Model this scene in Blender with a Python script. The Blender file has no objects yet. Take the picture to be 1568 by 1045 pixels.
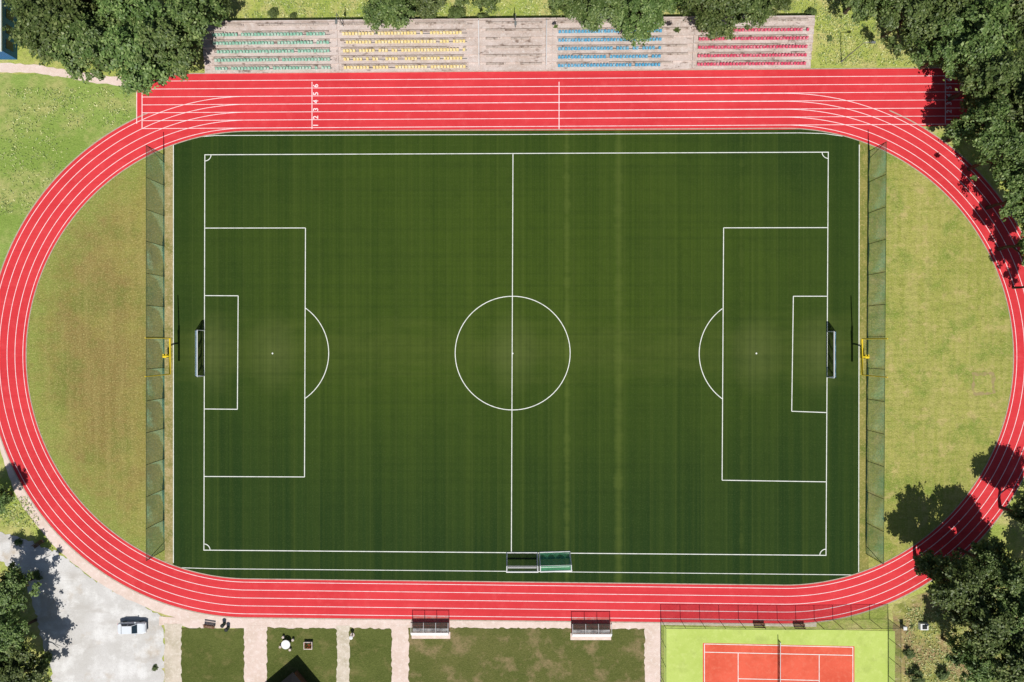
import bpy, bmesh, math, random
import numpy as np
from mathutils import Vector, Matrix
random.seed(7); rng=np.random.default_rng(7)
S=9.5; CX=784.0; CY=522.5; CAMH=110.0
scene=bpy.context.scene
def P(px,py,z=0.0): return ((px-CX)/S,(CY-py)/S,z)
def lin(c):
    c=c/255.0
    return c/12.92 if c<=0.04045 else ((c+0.055)/1.055)**2.4
EXPO=1.3
def col(r,g,b,k=1.0): return (min(lin(r)/EXPO*k,.9),min(lin(g)/EXPO*k,.9),min(lin(b)/EXPO*k,.9),1)
def cg(r,g,b): return col(r,g,b,1.28)

# ---------------- materials ----------------
class NT:
    def __init__(s,name):
        s.m=bpy.data.materials.new(name); s.m.use_nodes=True
        s.t=s.m.node_tree; s.n=s.t.nodes; s.l=s.t.links
        s.bsdf=s.n['Principled BSDF']; s.out=s.n['Material Output']
    def new(s,typ,**kw):
        n=s.n.new(typ)
        for k,v in kw.items(): setattr(n,k,v)
        return n
    def link(s,a,b): s.l.new(a,b)
    def coord(s):
        if not hasattr(s,'tc'): s.tc=s.new('ShaderNodeTexCoord')
        return s.tc.outputs['Object']
    def noise(s,scale,detail=4,rough=.6,offs=0,out='Fac'):
        mp=s.new('ShaderNodeMapping'); sc=scale if isinstance(scale,tuple) else (scale,)*3
        mp.inputs['Scale'].default_value=sc; mp.inputs['Location'].default_value=(offs,offs*1.7,0)
        s.link(s.coord(),mp.inputs['Vector'])
        nz=s.new('ShaderNodeTexNoise'); nz.inputs['Scale'].default_value=1; nz.inputs['Detail'].default_value=min(detail,5)
        nz.inputs['Roughness'].default_value=rough
        s.link(mp.outputs[0],nz.inputs['Vector']); return nz.outputs[out]
    def rng(s,v,a,b,c=0,d=1):
        m=s.new('ShaderNodeMapRange'); s.link(v,m.inputs[0])
        for i,x in enumerate((a,b,c,d)): m.inputs[i+1].default_value=x
        return m.outputs[0]
    def mix(s,fac,a,b,blend='MIX'):
        m=s.new('ShaderNodeMix',data_type='RGBA',blend_type=blend)
        if isinstance(fac,(int,float)): m.inputs[0].default_value=fac
        else: s.link(fac,m.inputs[0])
        for sock,v in ((m.inputs[6],a),(m.inputs[7],b)):
            if isinstance(v,tuple): sock.default_value=v
            else: s.link(v,sock)
        return m.outputs[2]
    def math(s,op,a,b=None):
        m=s.new('ShaderNodeMath',operation=op)
        for i,v in enumerate((a,b)):
            if v is None: continue
            if isinstance(v,(int,float)): m.inputs[i].default_value=v
            else: s.link(v,m.inputs[i])
        return m.outputs[0]

def gmat(name,base,layers=(),rough=.9,bump=None,spec=.1):
    t=NT(name); c=base
    for i,(sc,det,colr,lo,hi,st) in enumerate(layers):
        f=t.rng(t.noise(sc,det,.65,offs=i*13.3+len(name)),lo,hi,0,st); c=t.mix(f,c,colr)
    if isinstance(c,tuple): t.bsdf.inputs['Base Color'].default_value=c
    else: t.link(c,t.bsdf.inputs['Base Color'])
    t.bsdf.inputs['Roughness'].default_value=rough
    t.bsdf.inputs['Specular IOR Level'].default_value=spec
    if bump:
        b=t.new('ShaderNodeBump'); b.inputs['Distance'].default_value=bump[1]; b.inputs['Strength'].default_value=1
        t.link(t.noise(bump[0],3,.7),b.inputs['Height']); t.link(b.outputs[0],t.bsdf.inputs['Normal'])
    return t.m
def plain(name,c,rough=.6,metal=0,var=.15):
    d=(c[0]*(1-2*var),c[1]*(1-2*var),c[2]*(1-2*var),1)
    t=NT(name); f=t.rng(t.noise(3.0,3),.35,.7); t.link(t.mix(f,c,d),t.bsdf.inputs['Base Color'])
    t.bsdf.inputs['Roughness'].default_value=rough; t.bsdf.inputs['Metallic'].default_value=metal
    t.bsdf.inputs['Specular IOR Level'].default_value=.25
    return t.m
def netmat(name,c,alpha,sc=2.0):
    t=NT(name); tr=t.new('ShaderNodeBsdfTransparent'); mx=t.new('ShaderNodeMixShader')
    t.bsdf.inputs['Base Color'].default_value=c; t.bsdf.inputs['Roughness'].default_value=.9
    f=t.rng(t.noise(sc,3,.7),.3,.7,alpha*.65,min(alpha*1.35,1))
    t.link(f,mx.inputs[0]); t.link(tr.outputs[0],mx.inputs[1]); t.link(t.bsdf.outputs[0],mx.inputs[2])
    t.link(mx.outputs[0],t.out.inputs['Surface']); return t.m

M={}
M['ground']=gmat('meadow_grass',cg(162,170,86),[
    (.09,5,cg(138,156,70),.4,.6,.9),(.22,5,cg(186,176,118),.46,.62,.85),(1.1,5,cg(108,122,54),.5,.72,.6),(5,4,cg(200,196,130),.5,.8,.6)],bump=(2.5,.2))
M['grassTL']=gmat('lawn_grass',cg(134,156,78),[
    (.06,5,cg(120,144,64),.4,.6,.9),(.16,5,cg(168,166,106),.46,.62,.9),(1.4,5,cg(104,126,56),.45,.72,.65),(5,4,cg(178,184,112),.5,.78,.6)],bump=(3,.14))
M['lawn']=gmat('shaded_lawn',cg(90,98,48),[  # dark green grass of the park panels, mottled with brown
    (.15,5,cg(76,86,38),.4,.62,.9),(.35,5,cg(122,114,72),.52,.7,.8),(2,5,cg(64,74,32),.5,.75,.7),(6,4,cg(134,132,84),.53,.78,.6)],bump=(4,.12))
M['lawn_dry']=gmat('dry_lawn',cg(96,98,52),[
    (.1,5,cg(82,90,42),.4,.6,.9),(.3,5,cg(140,122,90),.5,.64,.75),(2,5,cg(68,76,36),.5,.75,.7),(6,4,cg(144,138,94),.53,.78,.6)],bump=(4,.12))
M['dirt']=gmat('dirt_and_grass',cg(160,158,92),[
    (.12,5,cg(150,128,94),.45,.56,.9),(.4,5,cg(118,126,60),.5,.62,.8),(1.5,5,cg(200,186,152),.56,.7,.8),(5,4,cg(100,92,58),.5,.8,.5)],bump=(2,.25))
def dmat(name,left):
    t=NT(name)
    sep=t.new('ShaderNodeSeparateXYZ'); t.link(t.coord(),sep.inputs[0])
    if left:
        c=cg(142,138,72)
        c=t.mix(t.rng(t.noise((.05,.035,1),4,.6,3),.4,.6,0,.8),c,cg(130,124,62))
        cx,cy=P(150,540)[:2]
        dx=t.math('DIVIDE',t.math('SUBTRACT',sep.outputs[0],cx),9.0); dy=t.math('DIVIDE',t.math('SUBTRACT',sep.outputs[1],cy),27.0)
        d=t.math('ADD',t.math('POWER',t.math('ABSOLUTE',dx),2),t.math('POWER',t.math('ABSOLUTE',dy),2))
        d=t.math('ADD',d,t.rng(t.noise(.14,5,.75,9),.3,.7,-1.1,1.1))
        c=t.mix(t.rng(d,.0,1.7,.68,0),c,cg(124,102,64))
        c=t.mix(t.rng(t.noise(.12,5,.7,21),.5,.64,0,.7),c,cg(104,116,52))
        c=t.mix(t.rng(t.noise((.9,.05,1),3,.6,66),.45,.65,0,.35),c,cg(156,144,88))
        cx,cy=P(383,544)[:2]
        dx=t.math('SUBTRACT',sep.outputs[0],cx); dy=t.math('SUBTRACT',sep.outputs[1],cy)
        r=t.math('SQRT',t.math('ADD',t.math('POWER',t.math('ABSOLUTE',dx),2),t.math('POWER',t.math('ABSOLUTE',dy),2)))
        r=t.math('ADD',r,t.rng(t.noise(.35,5,.7,5),.3,.7,-3,3))
        c=t.mix(t.rng(r,30.5,36,0,.85),c,cg(128,140,68))
    else:
        c=cg(154,154,80)
        c=t.mix(t.rng(t.noise((.08,.05,1),4,.6,3),.4,.6,0,.8),c,cg(138,144,68))
        c=t.mix(t.rng(t.noise((1.4,.06,1),3,.6,3),.42,.62,0,.5),c,cg(172,164,102))
        c=t.mix(t.rng(t.noise((.06,1.4,1),3,.6,8),.45,.65,0,.5),c,cg(128,136,60))
        c=t.mix(t.rng(t.noise(.22,5,.7,21),.5,.64,0,.8),c,cg(112,132,54))
        c=t.mix(t.rng(t.noise(.4,5,.7,25),.54,.68,0,.7),c,cg(182,164,112))
    c=t.mix(t.rng(t.noise(1.3,5,.7,31),.48,.72,0,.55),c,cg(98,100,50))
    c=t.mix(t.rng(t.noise(4.5,4,.7,41),.5,.76,0,.75),c,cg(194,182,122))
    t.link(c,t.bsdf.inputs['Base Color']); t.bsdf.inputs['Roughness'].default_value=.95; t.bsdf.inputs['Specular IOR Level'].default_value=.05
    b=t.new('ShaderNodeBump'); b.inputs['Distance'].default_value=.14; t.link(t.noise(3,3,.7),b.inputs['Height']); t.link(b.outputs[0],t.bsdf.inputs['Normal'])
    return t.m
M['DL']=dmat('infield_grass_brown',True); M['DR']=dmat('infield_grass_yellow',False)
M['strip']=gmat('sandy_strip',cg(160,144,100),[(.5,5,cg(120,118,64),.42,.62,.9),(3,4,cg(204,188,148),.5,.75,.7)],bump=(5,.08))
M['tan']=gmat('dry_edge_grass',cg(138,132,72),[(.4,5,cg(104,114,52),.42,.62,.9),(3,4,cg(190,174,116),.5,.75,.7)],bump=(5,.08))

def turf():
    t=NT('artificial_turf')
    sep=t.new('ShaderNodeSeparateXYZ'); t.link(t.coord(),sep.inputs[0]); X,Y=sep.outputs[0],sep.outputs[1]
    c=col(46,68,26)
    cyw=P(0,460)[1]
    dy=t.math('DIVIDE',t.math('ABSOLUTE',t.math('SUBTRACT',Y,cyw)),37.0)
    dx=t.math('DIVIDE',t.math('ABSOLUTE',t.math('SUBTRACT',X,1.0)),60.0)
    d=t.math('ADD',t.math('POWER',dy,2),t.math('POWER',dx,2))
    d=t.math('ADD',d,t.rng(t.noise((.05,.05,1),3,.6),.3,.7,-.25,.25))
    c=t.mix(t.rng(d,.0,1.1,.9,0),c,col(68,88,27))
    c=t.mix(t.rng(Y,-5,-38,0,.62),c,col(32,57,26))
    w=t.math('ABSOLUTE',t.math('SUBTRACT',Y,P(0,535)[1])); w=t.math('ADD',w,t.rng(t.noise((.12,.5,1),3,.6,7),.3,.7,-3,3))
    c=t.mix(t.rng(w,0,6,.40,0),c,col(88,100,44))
    for gx in (418,1158,325,1255,785):
        px,py=P(gx,541)[:2]
        ax=t.math('POWER',t.math('ABSOLUTE',t.math('SUBTRACT',X,px)),2); ay=t.math('POWER',t.math('ABSOLUTE',t.math('SUBTRACT',Y,py)),2)
        r=t.math('SQRT',t.math('ADD',ax,t.math('MULTIPLY',ay,.35)))
        c=t.mix(t.rng(r,0,4.5,.40,0),c,col(114,122,72))
    c=t.mix(t.rng(t.noise((.9,.008,1),3,.7,2),.42,.66,0,.22),c,col(82,98,36))
    c=t.mix(t.rng(t.noise((2.8,.012,1),2,.7,8),.42,.62,0,.22),c,col(30,48,18))
    c=t.mix(t.rng(t.noise((.008,1.1,1),3,.7,5),.45,.68,0,.20),c,col(30,50,20))
    fr=t.math('FRACT',t.math('DIVIDE',t.math('ADD',X,400.0),4.1)); fr=t.math('ABSOLUTE',t.math('SUBTRACT',fr,.5))
    c=t.mix(t.rng(fr,.455,.5,0,.14),c,col(98,110,52))
    b2=t.math('FRACT',t.math('DIVIDE',t.math('ADD',X,400.0),8.2)); b2=t.math('GREATER_THAN',b2,.5)
    c=t.mix(t.math('MULTIPLY',b2,.09),c,col(84,102,40))
    for sx,wd,st in ((868,.5,.34),(947,.75,.38),(1135,.25,.12)):
        a=t.math('ABSOLUTE',t.math('SUBTRACT',X,P(sx,0)[0])); a=t.math('ADD',a,t.rng(t.noise((.1,.5,1),3,.7,sx),.3,.7,-.3,.3))
        c=t.mix(t.rng(a,0,wd,st,0),c,col(104,118,54))
    c=t.mix(t.rng(t.noise(4.5,4,.75,31),.5,.8,0,.4),c,col(92,104,58))
    c=t.mix(t.rng(t.noise(.5,5,.7,35),.5,.75,0,.22),c,col(30,48,18))
    t.link(c,t.bsdf.inputs['Base Color']); t.bsdf.inputs['Roughness'].default_value=.9; t.bsdf.inputs['Specular IOR Level'].default_value=.08
    return t.m
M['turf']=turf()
M['track']=gmat('red_track_rubber',col(228,66,72,1.04),[
    (.08,4,col(218,58,64),.4,.6,.7),(.6,5,col(236,90,92),.5,.72,.55),((.03,1.8,1),3,col(206,52,58),.5,.7,.4),((.4,.03,1),3,col(214,62,66),.5,.7,.3),(6,3,col(196,56,60),.5,.8,.4)],rough=.85,spec=.15)
M['line']=gmat('white_line_paint',col(240,242,236,1.1),[(1.2,5,col(190,198,184),.46,.72,.65)],rough=.7)
M['tline']=gmat('track_line_paint',col(255,236,236,1.1),[(1.2,5,col(242,176,176),.46,.72,.65)],rough=.7)
M['path']=gmat('concrete_path',cg(216,196,186),[(.3,5,cg(202,182,168),.42,.62,.8),(1.6,5,cg(228,216,208),.5,.7,.7),(7,4,cg(170,150,134),.55,.8,.6)],bump=(6,.03))
M['path2']=gmat('gravel_path',cg(202,190,174),[(.4,5,cg(176,166,144),.42,.62,.8),(2,5,cg(222,214,202),.5,.7,.7),(8,4,cg(150,138,118),.55,.8,.6)],bump=(6,.05))
M['gravel']=gmat('parking_gravel',cg(210,208,206),[(.05,5,cg(190,187,182),.42,.58,.8),(.14,5,cg(184,168,146),.54,.66,.75),(.35,5,cg(228,227,225),.48,.64,.7),((.1,.35,1),5,cg(178,172,165),.52,.66,.6),(9,5,cg(158,152,146),.5,.75,.6)],bump=(9,.06))
M['concrete']=gmat('weathered_concrete',col(222,206,198),[(.25,5,col(200,182,170),.42,.6,.8),((.5,1.2,1),5,col(120,98,86),.58,.68,.85),(2.5,5,col(238,230,224),.5,.7,.7),(8,4,col(150,132,120),.52,.8,.6)],bump=(6,.04))
M['plank']=gmat('weathered_plank',col(200,184,172),[(1.2,5,col(116,94,80),.5,.64,.9),(5,4,col(228,218,210),.52,.75,.6)])
M['kerb']=gmat('kerb_concrete',col(196,184,168),[(2,5,col(156,146,124),.45,.7,.8)])
M['tgreen']=gmat('tennis_surround_green',cg(182,198,108),[(.15,5,cg(170,188,94),.4,.6,.8),(1.2,5,cg(194,206,124),.5,.7,.6),(.4,5,cg(156,170,90),.54,.7,.65),(6,4,cg(150,164,84),.55,.8,.5)])
M['tred']=gmat('tennis_court_red',col(234,106,82,1.08),[(.2,4,col(222,94,70),.4,.6,.8),(1.6,5,col(240,130,104),.5,.7,.6),(6,4,col(196,86,64),.55,.8,.4)])
M['white']=plain('white_painted_metal',col(248,248,248),.4,var=.05)
M['dark']=plain('dark_painted_metal',col(40,46,44),.5)
M['green_metal']=plain('green_painted_metal',col(44,84,60),.5)
M['yellow']=plain('yellow_painted_metal',col(252,220,50),.45,var=.05)
M['galv']=plain('galvanised_metal',col(130,134,132),.5)
M['netgreen']=plain('green_net_cord',col(150,220,190),.8)
M['netblue']=plain('white_blue_net_cord',col(180,225,248),.8)
M['netblack']=plain('dark_net_cord',col(60,66,62),.8)
M['netemerald']=plain('emerald_net_cord',col(116,214,160),.8)
M['netsheetblack']=netmat('tennis_net_mesh',col(30,34,30),.7,3)
M['fencemesh']=netmat('wire_mesh',col(130,146,124),.16,3)
M['fencegreen']=netmat('green_wire_mesh',col(110,160,130),.28,3)
M['plexi']=netmat('clear_plastic',col(250,240,238),.75,1)
M['rubberred']=gmat('faded_red_rubber',col(220,104,96),[(1.5,5,col(206,150,140),.45,.65,.8)])
M['sgreen']=gmat('green_seat_plastic',col(140,194,170),[(2.5,4,col(214,222,212),.46,.62,.85)],.5)
M['syellow']=gmat('yellow_seat_plastic',col(240,216,146),[(2.5,4,col(244,234,208),.46,.62,.85)],.5)
M['sblue']=gmat('blue_seat_plastic',col(90,168,204),[(2.5,4,col(190,214,222),.48,.64,.85)],.5)
M['sred']=gmat('red_seat_plastic',col(218,84,112),[(2.5,4,col(236,186,190),.48,.66,.85)],.5)
M['wood']=plain('brown_wood',col(130,94,68),.8)
M['black']=plain('black_roofing',col(22,22,24),.8)
M['glass']=plain('tinted_glass',col(46,62,74),.12)
M['carpaint']=plain('car_paint',col(236,242,248),.35,var=.02)
M['rubber']=plain('tyre_rubber',col(24,24,24),.9)
M['blue']=plain('blue_cladding',col(30,110,170),.5)
M['lightroof']=gmat('light_metal_roof',col(190,214,226),[((.1,3,1),3,col(150,180,196),.45,.6,.7)],.5)
M['flower']=gmat('flower_bed',col(60,90,40),[(4,5,col(200,60,60),.5,.6,.9)])
M['soil']=gmat('bare_soil',cg(152,136,96),[(1.5,5,cg(136,134,76),.45,.6,.9)])

def leafmat(name,a,b,c,patch=True):
    t=NT(name); g=t.new('ShaderNodeNewGeometry'); oi=t.new('ShaderNodeObjectInfo')
    cr=t.new('ShaderNodeValToRGB'); t.link(g.outputs['Random Per Island'],cr.inputs[0])
    e=cr.color_ramp.elements; e[0].color=a; e[1].color=c; m=e.new(.6); m.color=b
    cc=t.mix(t.rng(t.noise(.45,3,.6),.4,.62,0,.6),cr.outputs[0],a) if patch else cr.outputs[0]
    hs=t.new('ShaderNodeHueSaturation'); t.link(cc,hs.inputs['Color'])
    t.link(t.rng(oi.outputs['Random'],0,1,.48,.51),hs.inputs['Hue']); t.link(t.rng(oi.outputs['Random'],0,1,.8,1.45),hs.inputs['Value'])
    t.link(hs.outputs[0],t.bsdf.inputs['Base Color']); t.bsdf.inputs['Roughness'].default_value=.5; t.bsdf.inputs['Specular IOR Level'].default_value=.35
    tl=t.new('ShaderNodeBsdfTranslucent'); t.link(hs.outputs[0],tl.inputs[0]); mx=t.new('ShaderNodeMixShader'); mx.inputs[0].default_value=.2
    t.link(t.bsdf.outputs[0],mx.inputs[1]); t.link(tl.outputs[0],mx.inputs[2]); t.link(mx.outputs[0],t.out.inputs['Surface']); return t.m
M['leaf']=leafmat('leaf_green',(.05,.088,.02,1),(.115,.175,.045,1),(.25,.31,.11,1))
M['wgrass']=leafmat('wild_grass_blades',(.12,.18,.05,1),(.28,.32,.11,1),(.55,.52,.28,1),False)
M['bark']=gmat('bark',(.09,.065,.045,1),[(3,4,(.04,.03,.02,1),.4,.7,.9)])

# ---------------- mesh builder ----------------
class MB:
    def __init__(s): s.v=[]; s.f=[]; s.mi=[]; s.mats=[]
    def m(s,k):
        if k not in s.mats: s.mats.append(k)
        return s.mats.index(k)
    def poly(s,pts,k):
        n=len(s.v); s.v+= [tuple(p) for p in pts]; s.f.append(list(range(n,n+len(pts)))); s.mi.append(s.m(k))
    def sheet(s,pts,z,k):
        q=[P(x,y,z) for x,y in pts]
        a=sum(q[i][0]*q[(i+1)%len(q)][1]-q[(i+1)%len(q)][0]*q[i][1] for i in range(len(q)))
        if a<0: q=q[::-1]
        s.poly(q,k)
    def band(s,A,B,z,k,closed=False):
        n=len(A); rngi=range(n if closed else n-1)
        o=len(s.v); s.v+=[P(x,y,z) for x,y in A]+[P(x,y,z) for x,y in B]
        for i in rngi:
            j=(i+1)%n; s.f.append([o+i,o+j,o+n+j,o+n+i]); s.mi.append(s.m(k))
    def line(s,pts,w,z,k):
        w=w*S/2; A=[];B=[]
        for i,(x,y) in enumerate(pts):
            x0,y0=pts[max(i-1,0)]; x1,y1=pts[min(i+1,len(pts)-1)]
            dx,dy=x1-x0,y1-y0; L=math.hypot(dx,dy) or 1; nx,ny=-dy/L,dx/L
            A.append((x+nx*w,y+ny*w)); B.append((x-nx*w,y-ny*w))
        s.band(A,B,z,k)
    def box(s,c,d,k,rot=0,taper=1.0):
        n=len(s.v); x,y,z=c; a,b,h=d[0]/2,d[1]/2,d[2]
        cs,sn=math.cos(rot),math.sin(rot)
        for zz,tt in ((0,1),(h,taper)):
            for sx,sy in ((-1,-1),(1,-1),(1,1),(-1,1)):
                ux,uy=sx*a*tt,sy*b*tt
                s.v.append((x+ux*cs-uy*sn,y+ux*sn+uy*cs,z+zz))
        for f in ([0,3,2,1],[4,5,6,7],[0,1,5,4],[1,2,6,5],[2,3,7,6],[3,0,4,7]):
            s.f.append([n+i for i in f]); s.mi.append(s.m(k))
    def tube(s,a,b,r,k,r2=None,seg=8,cap=True):
        a=Vector(a); b=Vector(b); d=(b-a); r2=r if r2 is None else r2
        if d.length<1e-6: return
        q=d.to_track_quat('Z','Y'); n=len(s.v)
        for p,rr in ((a,r),(b,r2)):
            for i in range(seg):
                t=2*math.pi*i/seg; s.v.append(tuple(p+q@Vector((math.cos(t)*rr,math.sin(t)*rr,0))))
        for i in range(seg):
            j=(i+1)%seg; s.f.append([n+i,n+j,n+seg+j,n+seg+i]); s.mi.append(s.m(k))
        if cap:
            s.f.append([n+seg+i for i in range(seg)]); s.mi.append(s.m(k))
            s.f.append([n+i for i in range(seg)][::-1]); s.mi.append(s.m(k))
    def net(s,fn,nu,nv,r,k,su=1,sv=1):
        for i in range(nu+1):
            for j in range(sv): s.tube(fn(i/nu,j/sv),fn(i/nu,(j+1)/sv),r,k,seg=3,cap=False)
        for j in range(nv+1):
            for i in range(su): s.tube(fn(i/su,j/nv),fn((i+1)/su,j/nv),r,k,seg=3,cap=False)
    def build(s,name,parent=None,loc=(0,0,0),rz=0,smooth=False):
        me=bpy.data.meshes.new(name); me.from_pydata(s.v,[],s.f)
        for k in s.mats: me.materials.append(M[k])
        me.polygons.foreach_set('material_index',s.mi); me.update()
        if smooth: me.polygons.foreach_set('use_smooth',[True]*len(s.f))
        o=bpy.data.objects.new(name,me); scene.collection.objects.link(o)
        o.location=loc; o.rotation_euler=(0,0,rz)
        if parent: o.parent=parent
        return o
def empty(name,loc=(0,0,0),rz=0):
    o=bpy.data.objects.new(name,None); scene.collection.objects.link(o); o.location=loc; o.rotation_euler=(0,0,rz); return o
def rough(pts,step=8,amp=3):
    out=[]
    for i,(x,y) in enumerate(pts):
        x1,y1=pts[(i+1)%len(pts)]; L=math.hypot(x1-x,y1-y); n=max(1,int(L/step))
        for k in range(n):
            t=k/n; out.append((x+(x1-x)*t+random.uniform(-amp,amp),y+(y1-y)*t+random.uniform(-amp,amp)))
    return out

# ---------------- ground ----------------
b=MB(); b.poly([(-900,-900,0),(900,-900,0),(900,900,0),(-900,900,0)],'ground'); b.build('ground')

LC=(383,544); LR=343; RC=(1202,546.5); RR=350
def oval(d,n=110):
    o=[]
    for i in range(n+1):
        t=math.pi*i/n; o.append((LC[0]-(LR+d)*math.sin(t),LC[1]-(LR+d)*math.cos(t)))
    for i in range(n+1):
        t=math.pi*i/n; o.append((RC[0]+(RR+d)*math.sin(t),RC[1]+(RR+d)*math.cos(t)))
    return o
def clip(poly,x0,x1):
    def half(pl,f,xc):
        out=[]
        for i in range(len(pl)):
            a=pl[i]; c=pl[(i+1)%len(pl)]
            if f(a[0]): out.append(a)
            if f(a[0])!=f(c[0]):
                t=(xc-a[0])/(c[0]-a[0]); out.append((xc,a[1]+(c[1]-a[1])*t))
        return out
    return half(half(poly,lambda x:x>=x0,x0),lambda x:x<=x1,x1)
inf=oval(3)
b=MB(); b.sheet(clip(inf,-100,252.5),.02,'DL'); b.sheet(clip(inf,1330,1700),.02,'DR')
b.build('infield_grass')
b=MB(); b.sheet(clip(inf,252.5,265.5),.02,'strip'); b.sheet(clip(inf,1315.5,1330),.02,'tan'); b.build('sandy_ground_strip')
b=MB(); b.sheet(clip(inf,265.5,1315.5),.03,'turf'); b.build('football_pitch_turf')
b=MB(); b.sheet(rough([(1488,572),(1522,570),(1524,604),(1489,606)],4,1.8),.028,'soil')
b.sheet(rough([(1491,575),(1519,573),(1520,600),(1492,602)],4,2.2),.036,'DR'); b.build('worn_ground_patch')

# track
tr=empty('running_track')
b=MB(); b.band(oval(0),oval(58.5),.04,'track',True)
b.sheet([(209,121),(275,114),(1480,105),(1480,192.5),(1202,199),(383,202),(209,190.5)],.045,'track')
b.build('track_surface',tr)
b=MB()
for d in (4.5,16.6,28.7,40.8,53): 
    o=oval(d); o.append(o[0]); b.line(o,.09,.053,'tline')
for k in range(7):
    t=k/6
    b.line([(218,197.5-t*72.5),(1478,190.5-t*74)],.09,.056,'tline')
for x in (218,478,856,1447): b.line([(x,126),(x+.01,198)] if x<1000 else [(x,117),(x,191)],.12,.059,'tline')
b.line([(209.8,122),(209.8,190)],.12,.059,'tline')
b.build('lane_markings',tr)
for x,y0,dy in ((481,132,12.1),(1450,122.5,12.2)):
    for k in range(6):
        cu=bpy.data.curves.new('lane_number','FONT'); cu.body=str(6-k); cu.size=1.15; cu.align_x='CENTER'; cu.align_y='CENTER'; cu.offset=.02
        cu.materials.append(M['tline']); o=bpy.data.objects.new('lane_number',cu); scene.collection.objects.link(o)
        o.location=P(x+3,y0+k*dy,.06); o.rotation_euler=(0,0,math.pi/2); o.parent=tr
b=MB(); 
A=oval(-1.2);B=oval(.2); b.band(A,B,.05,'kerb',True)
A=oval(58.3);B=oval(60)
n=len(A)//2
b.band(A[14:n]+A[n:-14],B[14:n]+B[n:-14],.05,'kerb')
b.line([(209,120.5),(275,113.3),(1480,104.3)],.14,.052,'kerb')
b.build('track_kerb')

# pitch markings
b=MB(); W=.125; Z=.036
TL,TR,BR,BL=(314,237.5),(1268,233.5),(1264.5,850.5),(312.5,842.5)
def L(*pts,w=W): b.line(list(pts),w,Z,'line')
L((TL[0]-.6,TL[1]),(TR[0]+.6,TR[1])); L((BL[0]-.6,BL[1]),(BR[0]+.6,BR[1]))
b.line([TL,BL],W,Z+.004,'line'); b.line([TR,BR],W,Z+.004,'line'); b.line([(785.5,235.5),(783,846.5)],W,Z+.004,'line')
def arc(c,rx,ry,a0,a1,z=Z+.008,n=80):
    b.line([(c[0]+rx*math.cos(a0+(a1-a0)*i/n),c[1]+ry*math.sin(a0+(a1-a0)*i/n)) for i in range(n+1)],W,z,'line')
arc((785,541),88,87,0,2*math.pi)
def boxl(pts): 
    for i in range(3): b.line([pts[i],pts[i+1]],W,Z+.008+.004*(i%2),'line')
boxl([(313.5,349.7),(468,349.5),(466.5,730.5),(313,729.8)])
boxl([(313.5,453),(365,453.3),(363.8,627),(313,626.5)])
boxl([(1267.5,349),(1107.8,349.3),(1105.5,735.5),(1265,738)])
boxl([(1267,454),(1214.5,454),(1212,630),(1265.5,632)])
for cx,sx,xl in ((417.5,1,467.3),(1158,-1,1106.8)):
    R=86; a=math.acos((abs(xl-cx))/R)
    if sx>0: arc((cx,541),R,R*.99,-a,a)
    else: arc((cx,542),R+1.5,R,math.pi-a-.0,math.pi+a+.0)
    b.sheet([(cx+1.3*math.cos(t*.5),541.5+1.3*math.sin(t*.5)) for t in range(12)],Z+.01,'line')
b.sheet([(785+1.2*math.cos(t*.5),541.5+1.2*math.sin(t*.5)) for t in range(12)],Z+.02,'line')
for c,a0 in ((TL,0),(TR,math.pi/2),(BR,math.pi),(BL,-math.pi/2)): arc(c,9.5,9.5,a0,a0+math.pi/2,Z+.012,12)
L((287,214),(300,210.5),(330,208),(785,206.5),(1225,204),(1262,205),(1290,209),w=.10); L((278,869.5),(330,871),(785,875),(1313,880.5),w=.10)
L((265.8,222),(265.8,862),w=.12); L((1315.5,222),(1314.5,876),w=.12)
b.build('pitch_markings')

# ---------------- surroundings sheets ----------------
b=MB(); b.sheet(rough([(-300,118),(60,112),(150,125),(207,135),(209,190),(120,280),(20,400),(-20,470),(-300,520)],12,2),.008,'grassTL'); b.build('lawn_grass')
b=MB(); b.sheet(rough([(-60,93),(60,100),(130,112),(206,122),(209,134),(150,128),(60,113),(-60,110)],7,1.2),.03,'path')
A=[];B=[]
for i in range(60):
    t=math.pi*(.60+.40*i/59); w=16 if i>12 else 5+11*i/12
    A.append((LC[0]-(LR+57)*math.sin(t),LC[1]-(LR+57)*math.cos(t))); B.append((LC[0]-(LR+59+w+random.uniform(-1.2,1.2))*math.sin(t),LC[1]-(LR+59+w+random.uniform(-1.2,1.2))*math.cos(t)))
b.band(A,B,.032,'path')
b.sheet([(375,944),(1012,949),(1012,967),(375,962)],.028,'path')
b.sheet([(1012,949),(1250,953),(1250,960),(1012,957)],.026,'path2')
for x0,x1,k in ((373,410,'path'),(515,536,'path2'),(599,627,'path'),(986,1012,'path')):
    b.sheet([(x0,958),(x1,958),(x1,1250),(x0,1250)],.034,k)
b.sheet(rough([(252,955),(279,955),(279,1250),(252,1250)],9,1),.034,'path2')
b.sheet([(244,944),(375,952),(375,962),(290,962),(270,955),(244,958)],.03,'path')
b.build('footpath')
b=MB(); b.sheet(rough([(-200,800),(0,815),(55,832),(98,850),(150,893),(215,925),(250,945),(250,1250),(75,1250),(80,1030),(66,985),(55,940),(40,885),(0,858),(-200,850)],5,3),.022,'gravel'); b.build('gravel_parking')
b=MB()
for x0,x1,k in ((279,373,'lawn'),(410,515,'lawn'),(536,599,'lawn'),(627,986,'lawn_dry')):
    b.sheet(rough([(x0-1,961),(x1+1,963),(x1+1,1250),(x0-1,1250)],4,1.3),.037,k)
b.build('park_lawn')
b=MB(); b.sheet(rough([(1368,925),(1430,905),(1700,860),(1700,1250),(1370,1250)],9,3),.012,'dirt')
b.build('dirt_ground')

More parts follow.
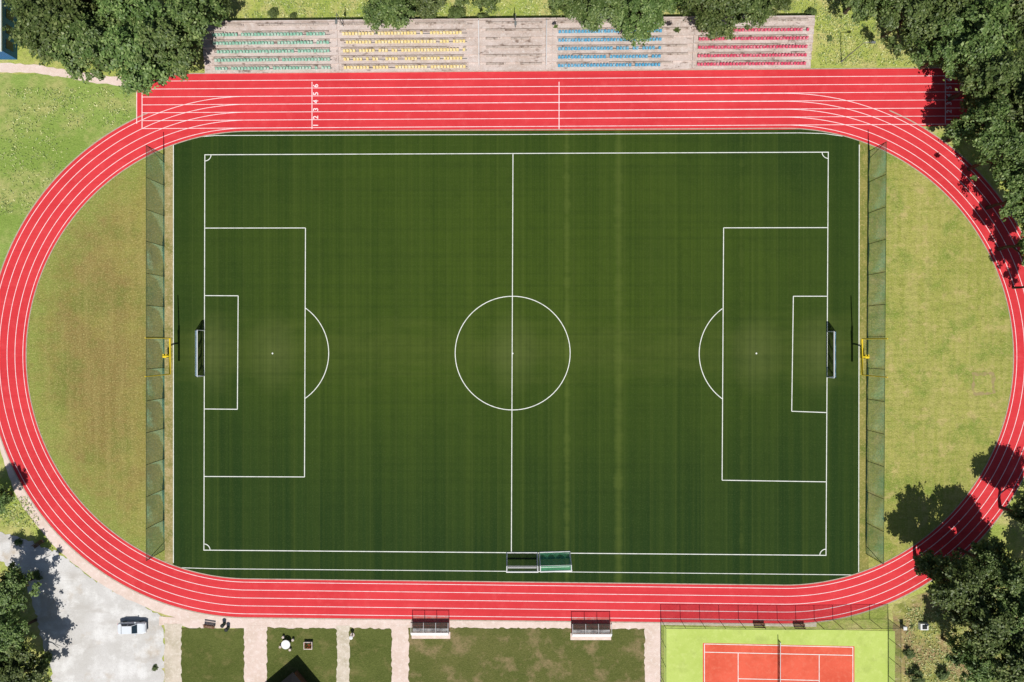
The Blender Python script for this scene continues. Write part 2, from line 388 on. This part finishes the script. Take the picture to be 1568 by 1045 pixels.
# ---------------- grandstand ----------------
gs=empty('concrete_grandstand')
def T(x,y): return y-(x-317)*(8.5/933)
steps=6; b=MB(); yb=113.5; stp=11.6; rise=.3
x0,x1=315,1240
for i in range(steps):
    ya=yb-stp*i; yc=yb-stp*(i+1); z=rise*(i+1)
    b.sheet([(x0,T(x0,ya)),(x1,T(x1,ya)),(x1,T(x1,yc)),(x0,T(x0,yc))],z,'concrete')
    b.poly([P(x0,T(x0,ya),z-rise),P(x1,T(x1,ya),z-rise),P(x1,T(x1,ya),z),P(x0,T(x0,ya),z)],'concrete')
    for xx in (x0,x1): b.poly([P(xx,T(xx,ya),0),P(xx,T(xx,yc),0),P(xx,T(xx,yc),z),P(xx,T(xx,ya),z)],'concrete')
ye=yb-stp*steps; b.poly([P(x0,T(x0,ye),0),P(x1,T(x1,ye),0),P(x1,T(x1,ye),rise*steps),P(x0,T(x0,ye),rise*steps)],'concrete')
b.build('terrace_steps',gs)
b=MB()
def prow(xa,xb,i,off=.3,wd=.34):
    y=yb-stp*i-stp*off; z=rise*(i+1)
    x=xa
    while x<xb-4:
        xe=min(x+random.choice((19,24,28)),xb)
        if random.random()>.1:
            c=P((x+xe)/2,T((x+xe)/2,y)); b.box((c[0],c[1],z+.28),((xe-x)/S-.05,wd,.05),'plank',rot=.009)
        c=P(x+2,T(x,y)); b.box((c[0],c[1],z),(.15,wd*.8,.28),'concrete'); x=xe
for i in range(steps):
    for xa,xb in ((330,508),(524,715),(744,830),(852,1052),(1066,1230)): prow(xa,xb,i,.75 if i<5 else .6,.3)
b.build('bench_planks',gs)
def seats(xa,xb,k,name,miss=.05,rows=5):
    b=MB()
    for i in range(rows):
        y=yb-stp*i-stp*.42; z=rise*(i+1)
        x=xa
        while x<xb:
            if random.random()>miss:
                c=P(x,T(x,y)); b.box((c[0],c[1],z+.25),(.42,.36,.06),k,taper=.9); b.box((c[0],c[1]+.2,z+.28),(.42,.06,.26),k,taper=.9)
            x+=4.9
        c0=P(xa,T(xa,y)); c1=P(xb,T(xb,y)); b.tube((c0[0],c0[1],z+.22),(c1[0],c1[1],z+.22),.04,'galv',seg=5)
    b.build(name,gs)
seats(334,510,'sgreen','green_seats',.04); seats(530,716,'syellow','yellow_seats',.12); seats(856,1008,'sblue','blue_seats',.05); seats(1068,1232,'sred','red_seats',.03)
b=MB()
for xx in (519,734,836,846,1060):
    for i in range(steps):
        y=yb-stp*i-stp*.5; c=P(xx,T(xx,y)); b.box((c[0],c[1],rise*(i+1)),(.28,stp/S-.02,.22),'concrete')
for xx in (734,836):
    for i in range(steps):
        y=yb-stp*i-stp*.5; c=P(xx,T(xx,y)); b.tube((c[0],c[1],rise*(i+1)),(c[0],c[1],rise*(i+1)+1.0),.035,'white',seg=6)
    a=P(xx,T(xx,yb-4)); e=P(xx,T(xx,ye+4)); b.tube((a[0],a[1],rise+1),(e[0],e[1],rise*steps+1),.05,'white')
b.build('stair_walls_and_rails',gs)
b=MB(); c=P(777,T(777,ye-1.5)); 
b.box((c[0],c[1],0),(925/S,.2,2.0),'concrete',rot=.0091); b.build('retaining_wall')

# ---------------- ball-stop nets ----------------
def netfence(name,xt,yt,xb,yb_,H,sgn):
    e=empty(name); b=MB(); n=13
    pts=[(xt+(xb-xt)*i/n,yt+(yb_-yt)*i/n) for i in range(n+1)]
    for x,y in pts: b.tube(P(x,y,0),P(x,y,H),.055,'green_metal')
    b.tube(P(xt,yt,H),P(xb,yb_,H),.035,'green_metal')
    for (x,y),dy in ((pts[0],12),(pts[-1],-12)): b.tube(P(x,y,H*.9),P(x,y+dy,0.0),.04,'green_metal')
    b.build('posts',e)
    b=MB()
    for i in range(n):
        a=pts[i]; c=pts[i+1]; sg=random.uniform(.8,2.8)
        def q(u,w):
            x=a[0]+(c[0]-a[0])*u; y=a[1]+(c[1]-a[1])*u
            return P(x+sg*math.sin(math.pi*u)*math.sin(math.pi*w)*sgn,y,.05+H*w*.98)
        b.net(q,26,28,.020,'netgreen',su=5,sv=5)
    b.build('net',e)
netfence('ball_stop_net',252,238,252,842,5.5,-1)
netfence('ball_stop_net',1330,232,1326,848,5.2,1)

# ---------------- american football goals ----------------
def afgoal(x,yc,s):
    b=MB(); h=3.05; ht=10.3; half=2.82; cx,cy,_=P(x,yc)
    back=s*1.6
    b.tube((cx+back,cy,0),(cx+back,cy,1.9),.13,'yellow'); b.box((cx+back,cy,0),(.6,.6,1.6),'yellow')
    prev=Vector((cx+back,cy,1.9))
    for i in range(1,7):
        t=i/6*math.pi/2; p=Vector((cx+back*math.cos(t),cy,1.9+(h-1.9)*math.sin(t))); b.tube(prev,p,.12,'yellow'); prev=p
    b.tube((cx,cy-half,h),(cx,cy+half,h),.15,'yellow')
    for sy in (-half,half): b.tube((cx,cy+sy,h),(cx,cy+sy,ht),.09,'yellow',.075)
    b.build('american_football_goal')
afgoal(275,545,-1); afgoal(1305,546,1)

# ---------------- soccer goals ----------------
def goal(name,loc,rz,w,h,dt,db,net,frame='white',fr=.07,ground_bar=False,r=.014,sp=.16):
    e=empty(name,loc,rz); b=MB(); hw=w/2
    rear='dark' if not ground_bar else frame
    for s in (-1,1):
        b.tube((0,s*hw,0),(0,s*hw,h),fr,frame); b.tube((0,s*hw,h),(-dt,s*hw,h),fr*.6,rear); b.tube((-dt,s*hw,h),(-db,s*hw,.03),fr*.6,rear); b.tube((0,s*hw,.04),(-db,s*hw,.04),fr*.8,frame)
    b.tube((0,-hw,h),(0,hw,h),fr,frame); b.tube((-db,-hw,.04),(-db,hw,.04),fr*.8,frame); b.tube((-dt,-hw,h),(-dt,hw,h),.03,'dark' if not ground_bar else frame)
    if ground_bar: b.tube((0,-hw,.06),(0,hw,.06),fr,frame)
    b.build('frame',e)
    b=MB(); nu=int(w/sp)
    b.net(lambda u,v:(-.04-(dt-.04)*v,-hw+w*u,h-.03*math.sin(math.pi*u)-.02),nu,max(2,int(dt/sp)),r,net)
    def q(u,v):
        sag=.22*math.sin(math.pi*v)*(.6+.4*math.sin(u*21))
        return (-(dt+(db-dt)*v)+sag,-hw+w*u,h-.02-(h-.08)*v)
    b.net(q,nu,int(h/sp),r,net,su=12,sv=4)
    for s in (-1,1): b.net(lambda u,v:(-(dt*(1-v)+db*v)*u,s*hw,.05+(h-.08)*(1-v)),max(3,int(db/sp)),int(h/sp),r,net)
    b.build('net',e)
goal('soccer_goal',P(313,541,.04),0,7.32,2.44,.3,1.4,'netblue',r=.026); goal('soccer_goal',P(1266,543,.04),math.pi,7.32,2.44,.3,1.4,'netblue',r=.026)
goal('youth_goal',P(799.5,869,.04),-math.pi/2,4.9,2.1,.9,2.4,'netblack',fr=.13,ground_bar=True,r=.016); goal('youth_goal',P(850,868,.04),-math.pi/2+.03,4.9,2.1,.9,2.4,'netemerald',fr=.13,ground_bar=True,r=.034)

# ---------------- dugouts ----------------
def dugout(x0,x1,y0):
    cx,cy,_=P((x0+x1)/2,y0+12); e=empty('team_dugout',(cx,cy,0)); w=(x1-x0)/S/1.02
    b=MB(); b.box((0,.1,.04),(w,2.3,.02),'rubberred'); b.build('rubber_base',e)
    b=MB()
    for s in (-1,-.33,.33,1):
        xx=s*w/2*.98
        b.tube((xx,1.05,.05),(xx,1.05,1.9),.035,'dark'); b.tube((xx,1.05,1.9),(xx,-.5,2.15),.035,'white'); b.tube((xx,-.5,2.15),(xx,-1.1,1.5),.035,'white'); b.tube((xx,-1.1,1.5),(xx,-1.1,.05),.035,'white')
    for y,z,k in ((1.05,1.9,'dark'),(-.5,2.15,'white'),(-1.1,1.5,'white'),(-1.1,.08,'white')): b.tube((-w/2,y,z),(w/2,y,z),.05,k)
    b.build('frame',e)
    b=MB(); b.poly([(-w/2,-.5,2.17),(w/2,-.5,2.17),(w/2,-1.12,1.52),(-w/2,-1.12,1.52)],'white')
    b.poly([(-w/2,-1.13,1.5),(w/2,-1.13,1.5),(w/2,-1.13,.1),(-w/2,-1.13,.1)],'plexi'); b.build('back_panels',e)
    b=MB(); b.poly([(-w/2,1.0,1.93),(w/2,1.0,1.93),(w/2,-.48,2.18),(-w/2,-.48,2.18)],'fencemesh'); 
    for s in (-1,1): b.poly([(s*w/2,1.0,.1),(s*w/2,1.0,1.9),(s*w/2,-.48,2.15),(s*w/2,-1.1,1.5),(s*w/2,-1.1,.1)],'fencemesh')
    b.build('clear_roof',e)
    b=MB(); b.box((0,-.7,.42),(w*.96,.4,.05),'white')
    for s in (-.9,0,.9): b.box((s*w/2,-.7,.05),(.08,.35,.37),'galv')
    b.build('bench_seat',e)
    b=MB(); b.box((0,-1.75,.04),(w*1.04,1.1,.06),'path'); b.build('concrete_footing',e)
dugout(631,689,944); dugout(874,935,946)

# ---------------- tennis court ----------------
def TY(x,y): return y+(x-1076)*.022
def tq(x0,y0,x1,y1): return [(x0,TY(x0,y0)),(x1,TY(x1,y0)),(x1,TY(x1,y1)),(x0,TY(x0,y1))]
b=MB(); b.sheet(tq(1017,960,1370,1120),.040,'tgreen'); b.sheet(tq(1076,984.5,1308,1090),.046,'tred')
lw=.11; zz=.052
for a,c in (((1078,986),(1306,986)),((1078,998.5),(1306,998.5)),((1130,1038),(1254,1038)),((1078,1088),(1306,1088)),((1078,1076),(1306,1076))):
    b.line([(a[0],TY(*a)),(c[0],TY(*c))],lw,zz,'line')
for x,ya,yc in ((1078.5,986,1088),(1305.5,986,1088),(1130,998.5,1076),(1254,998.5,1076)): b.line([(x,TY(x,ya)),(x,TY(x,yc))],lw,zz+.004,'line')
b.build('tennis_court')
e=empty('tennis_net'); b=MB(); b.tube(P(1191,979,0),P(1191,979,1.15),.06,'dark'); b.tube(P(1191,1096,0),P(1191,1096,1.15),.06,'dark'); b.tube(P(1191,979,1.07),P(1191,1096,1.0),.045,'white'); b.build('posts_and_band',e)
b=MB(); b.poly([P(1191,979,.1),P(1191,1096,.1),P(1191,1096,1),P(1191,979,1.05)],'netsheetblack'); b.build('net_mesh',e)
def meshfence(name,pts,H,step=30,k='fencemesh',pm='dark'):
    e=empty(name); b=MB(); c=MB()
    for (xa,ya),(xb,yb2) in zip(pts[:-1],pts[1:]):
        n=max(1,round(math.hypot(xb-xa,yb2-ya)/step))
        for i in range(n+1): 
            x=xa+(xb-xa)*i/n; y=ya+(yb2-ya)*i/n; b.tube(P(x,y,0),P(x,y,H),.04,pm,seg=6)
        b.tube(P(xa,ya,H),P(xb,yb2,H),.03,pm,seg=6); b.tube(P(xa,ya,.1),P(xb,yb2,.1),.02,pm,seg=6)
        c.poly([P(xa,ya,.05),P(xb,yb2,.05),P(xb,yb2,H),P(xa,ya,H)],k)
    b.build('posts',e); c.build('mesh',e)
meshfence('tennis_court_fence',[(1012,1150),(1012,948),(1190,950),(1360,948),(1360,1150)],3.6,29,'fencegreen')
def lamp(x,y,H,armdir=(0,1)):
    b=MB(); cx,cy,_=P(x,y); b.tube((0,0,0),(0,0,H),.09,'galv',.05); ax,ay=armdir
    b.tube((0,0,H),(ax*1.2,ay*1.2,H+.15),.04,'galv'); b.box((ax*1.4,ay*1.4,H+.1),(.35,.6,.12),'galv',rot=math.atan2(ay,ax)-math.pi/2)
    b.tube((0,0,0),(0,0,.4),.14,'galv'); b.build('street_lamp',loc=(cx,cy,0))
lamp(530,48,6,(0,-1)); lamp(789,50,6,(0,-1)); lamp(1288,95,7,(1,0))
b=MB(); b.tube((0,0,0),(0,0,.1),.35,'concrete',.35,14); b.tube((0,0,.1),(0,0,1.0),.09,'galv',.09); b.tube((0,0,1.0),(0,0,1.15),.3,'white',.3,14); b.tube((0,0,1.15),(0,0,1.22),.3,'white',.1,14); b.build('drinking_fountain',loc=P(540,972,.037))

# ---------------- small things ----------------
def bench(x,y,rz=0):
    b=MB()
    for i in range(3): b.box((0,-.18+.18*i,.44),(1.8,.14,.04),'wood')
    for i in range(2): b.box((0,.3+.02*i,.6+.17*i),(1.8,.04,.13),'wood')
    for s in (-.75,.75): b.box((s,0,0),(.08,.5,.44),'galv'); b.box((s,.335,.44),(.06,.03,.42),'galv')
    b.build('park_bench',loc=P(x,y,.03),rz=rz)
bench(322,958,-.15); bench(1161,955,math.pi); bench(1222,956,math.pi); bench(62,832,.6)
def bin_(x,y):
    b=MB(); b.tube((0,0,.0),(0,0,.9),.26,'green_metal',.3,12); b.tube((0,0,.9),(0,0,.98),.33,'dark',.2,12); b.tube((0,0,.98),(0,0,1.0),.12,'dark',seg=10); b.build('litter_bin',loc=P(x,y,.03))
bin_(344,955); bin_(350,961)
b=MB(); b.tube((0,0,.0),(0,0,.68),.3,'concrete',.22,14); b.tube((0,0,.68),(0,0,.78),.72,'white',.72,24)
for i in range(4):
    a=i*math.pi/2+.5; b.tube((1.15*math.cos(a),1.15*math.sin(a),0),(1.15*math.cos(a),1.15*math.sin(a),.45),.2,'concrete',.2,12)
b.build('round_stone_table',loc=P(440,984,.037))
b=MB(); b.box((0,0,0),(1.3,1.1,.5),'concrete',taper=1.08); b.box((0,0,.5),(1.15,.95,.12),'flower',taper=.8)
for i in range(30):
    x,y=random.uniform(-.5,.5),random.uniform(-.4,.4); b.box((x,y,.6),(.14,.14,random.uniform(.05,.25)),'flower',rot=random.random()*3,taper=.3)
b.build('flower_planter',loc=P(473,987,.037))
b=MB(); b.box((0,0,0),(.5,.5,1.1),'galv'); b.box((0,0,1.1),(.6,.6,.08),'white',taper=.7); b.build('utility_cabinet',loc=P(1380,958,.02))
b=MB(); b.box((0,0,0),(1.4,1.1,.6),'white',taper=.9); b.box((0,0,.6),(.7,.6,.12),'dark'); b.build('storage_box',loc=P(1412,958,.02))
b=MB(); b.box((0,0,0),(6,6,2.5),'wood'); n=3.6
ap=(0,0,4.2)
cs=[(-n,-n,2.45),(n,-n,2.45),(n,n,2.45),(-n,n,2.45)]
for i in range(4): b.poly([cs[i],cs[(i+1)%4],ap],'black')
b.poly(cs[::-1],'black'); b.box((0,-3.02,.0),(1,.06,2),'dark'); b.box((3.02,0,1),(.06,1.2,.9),'glass')
b.build('garden_shed',loc=P(452,1066,.03),rz=math.radians(40))
b=MB(); cx,cy,_=P(-30,30); b.box((cx,cy,0),(12,13,3.6),'blue'); b.box((cx,cy,3.6),(12.5,13.5,.2),'lightroof')
for i in range(5): b.box((cx+6.03,cy-5+i*2.4,1),(.06,1.4,1.5),'glass')
b.box((cx+6.27,cy,3.81),(.12,13.5,.14),'white'); b.build('blue_clubhouse')

# ---------------- car ----------------
def car(loc,rz):
    e=empty('parked_car',loc,rz)
    # body: stacked outlines (plan view rounded rectangle), lofted upward
    def ring(lx0,lx1,hw,z,rx=.45):
        pts=[]
        for cxx,cyy,a0 in ((lx1-rx,hw-rx*.6,0),(lx0+rx,hw-rx*.6,90),(lx0+rx,-hw+rx*.6,180),(lx1-rx,-hw+rx*.6,270)):
            for k in range(5):
                a=math.radians(a0+k*22.5); pts.append((cxx+rx*math.cos(a),cyy+rx*.6*math.sin(a),z))
        return pts
    rings=[ring(-2.15,2.15,.84,.28),ring(-2.24,2.25,.9,.45),ring(-2.24,2.25,.9,.68),ring(-2.2,2.15,.87,.86),ring(-2.05,1.95,.8,.97)]
    b=MB(); nn=20
    for a,c in zip(rings[:-1],rings[1:]):
        for i in range(nn):
            j=(i+1)%nn; b.poly([a[i],a[j],c[j],c[i]],'carpaint')
    b.poly(rings[-1],'carpaint'); b.poly(rings[0][::-1],'dark'); b.build('body',e)
    b=MB()
    lo=[(-1.6,-.74,.98),(1.0,-.74,.98),(1.0,.74,.98),(-1.6,.74,.98)]; hi=[(-1.2,-.6,1.43),(.3,-.6,1.43),(.3,.6,1.43),(-1.2,.6,1.43)]
    for i in range(4): b.poly([lo[i],lo[(i+1)%4],hi[(i+1)%4],hi[i]],'glass')
    b.build('windows',e)
    b=MB(); b.box((-.45,0,1.43),(1.62,1.28,.06),'carpaint',taper=.94)
    for s in (-1,1):
        b.tube((1.0,s*.745,.98),(.3,s*.61,1.44),.05,'carpaint',seg=6); b.tube((-1.6,s*.745,.98),(-1.2,s*.61,1.44),.06,'carpaint',seg=6); b.tube((-.4,s*.75,.98),(-.4,s*.61,1.44),.05,'carpaint',seg=6)
        b.box((.7,s*.98,.92),(.18,.2,.12),'carpaint')
    b.build('roof',e)
    b=MB()
    for x in (-1.35,1.35):
        for s in (-1,1): b.tube((x,s*.7,.31),(x,s*.92,.31),.31,'rubber',seg=16); b.tube((x,s*.92,.31),(x,s*.93,.31),.18,'galv',seg=12)
    b.build('wheels',e)
    b=MB()
    for s in (-1,1): b.box((2.2,s*.6,.62),(.14,.35,.13),'white'); b.box((-2.2,s*.62,.64),(.12,.28,.14),'sred')
    b.build('lights',e)
car(P(206,959,.03),math.radians(1))

# ---------------- trees ----------------
def treemesh(seed,R=5.5,H=14.0,nclump=215,nl=58):
    r=np.random.default_rng(seed); rd=random.Random(seed)
    mb=MB()
    lobes=[]
    for i in range(12):
        a=i*2.4+rd.uniform(-.4,.4); rr=R*rd.uniform(.35,.78) if i>1 else R*.15
        lobes.append((rr*math.cos(a),rr*math.sin(a),H*rd.uniform(.40,.72) if i>1 else H*rd.uniform(.72,.82),R*rd.uniform(.23,.42)))
    prev=Vector((0,0,0)); rad=.38
    for i in range(1,6):
        p=Vector((rd.uniform(-.2,.2),rd.uniform(-.2,.2),H*.72*i/5)); mb.tube(prev,p,rad,'bark',rad*.8,8,False); rad*=.8; prev=p
    for (x,y,z,lr) in lobes:
        s=Vector((0,0,max(H*.22,z-H*.22))); m=Vector((x*.45,y*.45,z-H*.08)); t=Vector((x,y,z))
        mb.tube(s,m,.16,'bark',.11,6,False); mb.tube(m,t,.11,'bark',.05,6,False)
        for k in range(3):
            d=Vector((rd.uniform(-1,1),rd.uniform(-1,1),rd.uniform(-.1,1)))*lr*.8; mb.tube(m,t+d,.05,'bark',.02,4,False)
    V=[np.array(mb.v)]; F=list(mb.f); n0=len(mb.v)
    cl=[]
    for i in range(nclump):
        x,y,z,lr=lobes[r.integers(len(lobes))]
        d=r.normal(size=3); d/=np.linalg.norm(d); 
        if d[2]<-.25: d[2]*=-1
        f=r.uniform(.72,1.12) if r.random()>.18 else r.uniform(1.1,1.45)
        cl.append((np.array([x,y,z])+d*lr*f*np.array([1,1,.95]),d))
    cen=[];nor=[];siz=[]
    for c,d in cl:
        k=int(nl*r.uniform(.5,1.4)); sg=r.uniform(.2,.46)
        cen.append(c+r.normal(size=(k,3))*np.array([sg,sg,sg*.55])); 
        nn=d*.6+np.array([0,-.15,.8])+r.normal(size=(k,3))*.45; nor.append(nn); siz.append(r.uniform(.11,.24,size=k))
    cen=np.concatenate(cen);nor=np.concatenate(nor);siz=np.concatenate(siz)
    nor/=np.linalg.norm(nor,axis=1)[:,None]
    rv=r.normal(size=nor.shape); t1=np.cross(nor,rv); t1/=np.linalg.norm(t1,axis=1)[:,None]; t2=np.cross(nor,t1)
    s=siz[:,None]; q=np.stack([cen-t1*s*1.3,cen-t2*s*.8,cen+t1*s*1.3,cen+t2*s*.8],axis=1).reshape(-1,3)
    V=np.concatenate([V[0],q]); nq=len(cen)
    F+= (np.arange(nq*4).reshape(-1,4)+n0).tolist()
    me=bpy.data.meshes.new('tree_mesh'); me.from_pydata(V.tolist(),[],F)
    me.materials.append(M['bark']); me.materials.append(M['leaf'])
    mi=[0]*len(mb.f)+[1]*nq; me.polygons.foreach_set('material_index',mi); me.update(); return me
TM=[treemesh(s) for s in (3,11,23,37,51)]
def tree(ax,ay,r,H=14,name='broadleaf_tree'):
    hc=.62*H; f=1-hc/CAMH
    gx=CX+(ax-CX)*f; gy=CY+(ay-CY)*f
    o=bpy.data.objects.new(name,random.choice(TM)); scene.collection.objects.link(o)
    o.location=P(gx,gy,0); k=r/S*f/5.3; o.scale=(k,k,H/14); o.rotation_euler=(0,0,random.uniform(0,6.28))
trees=[(80,42,60,13),(140,70,54,12),(212,84,60,13),(258,64,52,13),(290,22,52,12),(200,8,60,14),(120,-10,60,14),(55,12,46,12),(322,2,28,9),
 (597,12,44,9),(650,-8,34,8),(735,-14,34,8),(870,-4,36,8),(925,0,44,9),(985,16,46,11),(960,-25,50,10),(1090,4,50,12),(1140,8,40,10),(1195,-12,34,9),(1040,-20,40,9),
 (1330,-16,48,12),(1392,24,46,12),(1440,5,55,14),(1500,45,60,16),(1555,20,55,15),(1458,72,46,13),(1515,118,54,15),(1560,150,55,16),(1508,190,46,14),(1548,235,48,15),(1578,300,46,15),(1592,370,44,14),(1606,435,30,12),
 (1458,885,48,15),(1530,870,44,15),(1560,925,48,15),(1500,945,50,15),(1550,1000,50,15),(1490,1010,38,12),(1600,800,45,15),
 (12,905,38,9),(12,975,36,10),(30,1030,42,10),(-8,765,25,6),(-20,1010,50,11),
 (1660,100,70,16),(1660,250,70,16),(1680,900,70,16),(40,-80,70,14),(1500,-80,80,16)]
for t in trees: tree(*t)
def shrub(x,y,r):
    o=bpy.data.objects.new('shrub',random.choice(TM)); scene.collection.objects.link(o); o.location=P(x,y,-.6); k=r/S/5.3; o.scale=(k,k,k*.8); o.rotation_euler=(0,0,random.uniform(0,6))
for x,y,r in ((335,40,9),(420,22,8),(660,35,12),(700,30,14),(740,33,10),(450,25,6),(1180,28,10),(1240,22,8),(1270,60,5),(238,1022,5),(236,1005,3),(75,1010,10),(60,880,8),(30,830,6),(1390,1000,8),(1400,1035,12),(1440,1030,10),(1395,960,4)): shrub(x,y,r)
def tufts(name,regions,n):
    C=[]
    for (xa,ya,xb,yb2),w in regions:
        k=int(n*w); c=rng.uniform((xa,ya),(xb,yb2),size=(k,2))
        cc=rng.uniform((xa,ya),(xb,yb2),size=(max(4,k//40),2)); idx=rng.integers(len(cc),size=k//2)
        c[:k//2]=cc[idx]+rng.normal(size=(k//2,2))*5
        ok=(c[:,0]>xa)&(c[:,0]<xb)&(c[:,1]>ya)&(c[:,1]<yb2); C.append(c[ok])
    c=np.concatenate(C)
    dl=np.hypot(c[:,0]-LC[0],c[:,1]-LC[1]); bad=(c[:,0]<LC[0])&(dl<LR+62); dr=np.hypot(c[:,0]-RC[0],c[:,1]-RC[1]); bad|=(c[:,0]>RC[0])&(dr<RR+62)
    c=c[~bad]; k=len(c)
    pos=np.stack([(c[:,0]-CX)/S,(CY-c[:,1])/S,rng.uniform(.05,.22,k)],1)
    nor=rng.normal(size=(k,3))*.6+np.array([0,-.2,.9]); nor/=np.linalg.norm(nor,axis=1)[:,None]
    rv=rng.normal(size=(k,3)); t1=np.cross(nor,rv); t1/=np.linalg.norm(t1,axis=1)[:,None]; t2=np.cross(nor,t1); s=rng.uniform(.05,.16,k)[:,None]
    q=np.stack([pos-t1*s*1.5,pos-t2*s*.5,pos+t1*s*1.5,pos+t2*s*.5],1).reshape(-1,3); q[:,2]=np.maximum(q[:,2],.012)
    me=bpy.data.meshes.new(name); me.from_pydata(q.tolist(),[],np.arange(k*4).reshape(-1,4).tolist()); me.materials.append(M['wgrass'])
    o=bpy.data.objects.new(name,me); scene.collection.objects.link(o)
tufts('wild_grass',[((320,-20,1300,34),.42),((1250,20,1470,102),.16),((1385,930,1568,1045),.2),((0,760,60,808),.03),((0,880,48,1045),.05),((10,135,200,200),.05),((0,200,110,330),.05)],26000)

# ---------------- light, sky, camera ----------------
w=bpy.data.worlds.new('World'); scene.world=w; w.use_nodes=True
bg=w.node_tree.nodes['Background']; sk=w.node_tree.nodes.new('ShaderNodeTexSky'); sk.sky_type='NISHITA'; sk.sun_disc=False
sk.sun_elevation=math.radians(56); sk.sun_rotation=math.pi
w.node_tree.links.new(sk.outputs[0],bg.inputs[0]); bg.inputs[1].default_value=.06
sd=bpy.data.lights.new('sun','SUN'); sd.energy=4.9; sd.angle=math.radians(.5); sd.color=(1,.965,.91)
so=bpy.data.objects.new('sun',sd); scene.collection.objects.link(so); so.rotation_euler=(math.radians(34),0,math.radians(2)); so.location=(0,-60,90)
cd=bpy.data.cameras.new('camera'); cd.lens=24; cd.sensor_width=36; cd.clip_end=3000; cd.clip_start=1
co=bpy.data.objects.new('camera',cd); scene.collection.objects.link(co); co.location=(0,0,CAMH); scene.camera=co
scene.view_settings.view_transform='Standard'; scene.view_settings.look='None'; scene.view_settings.exposure=0
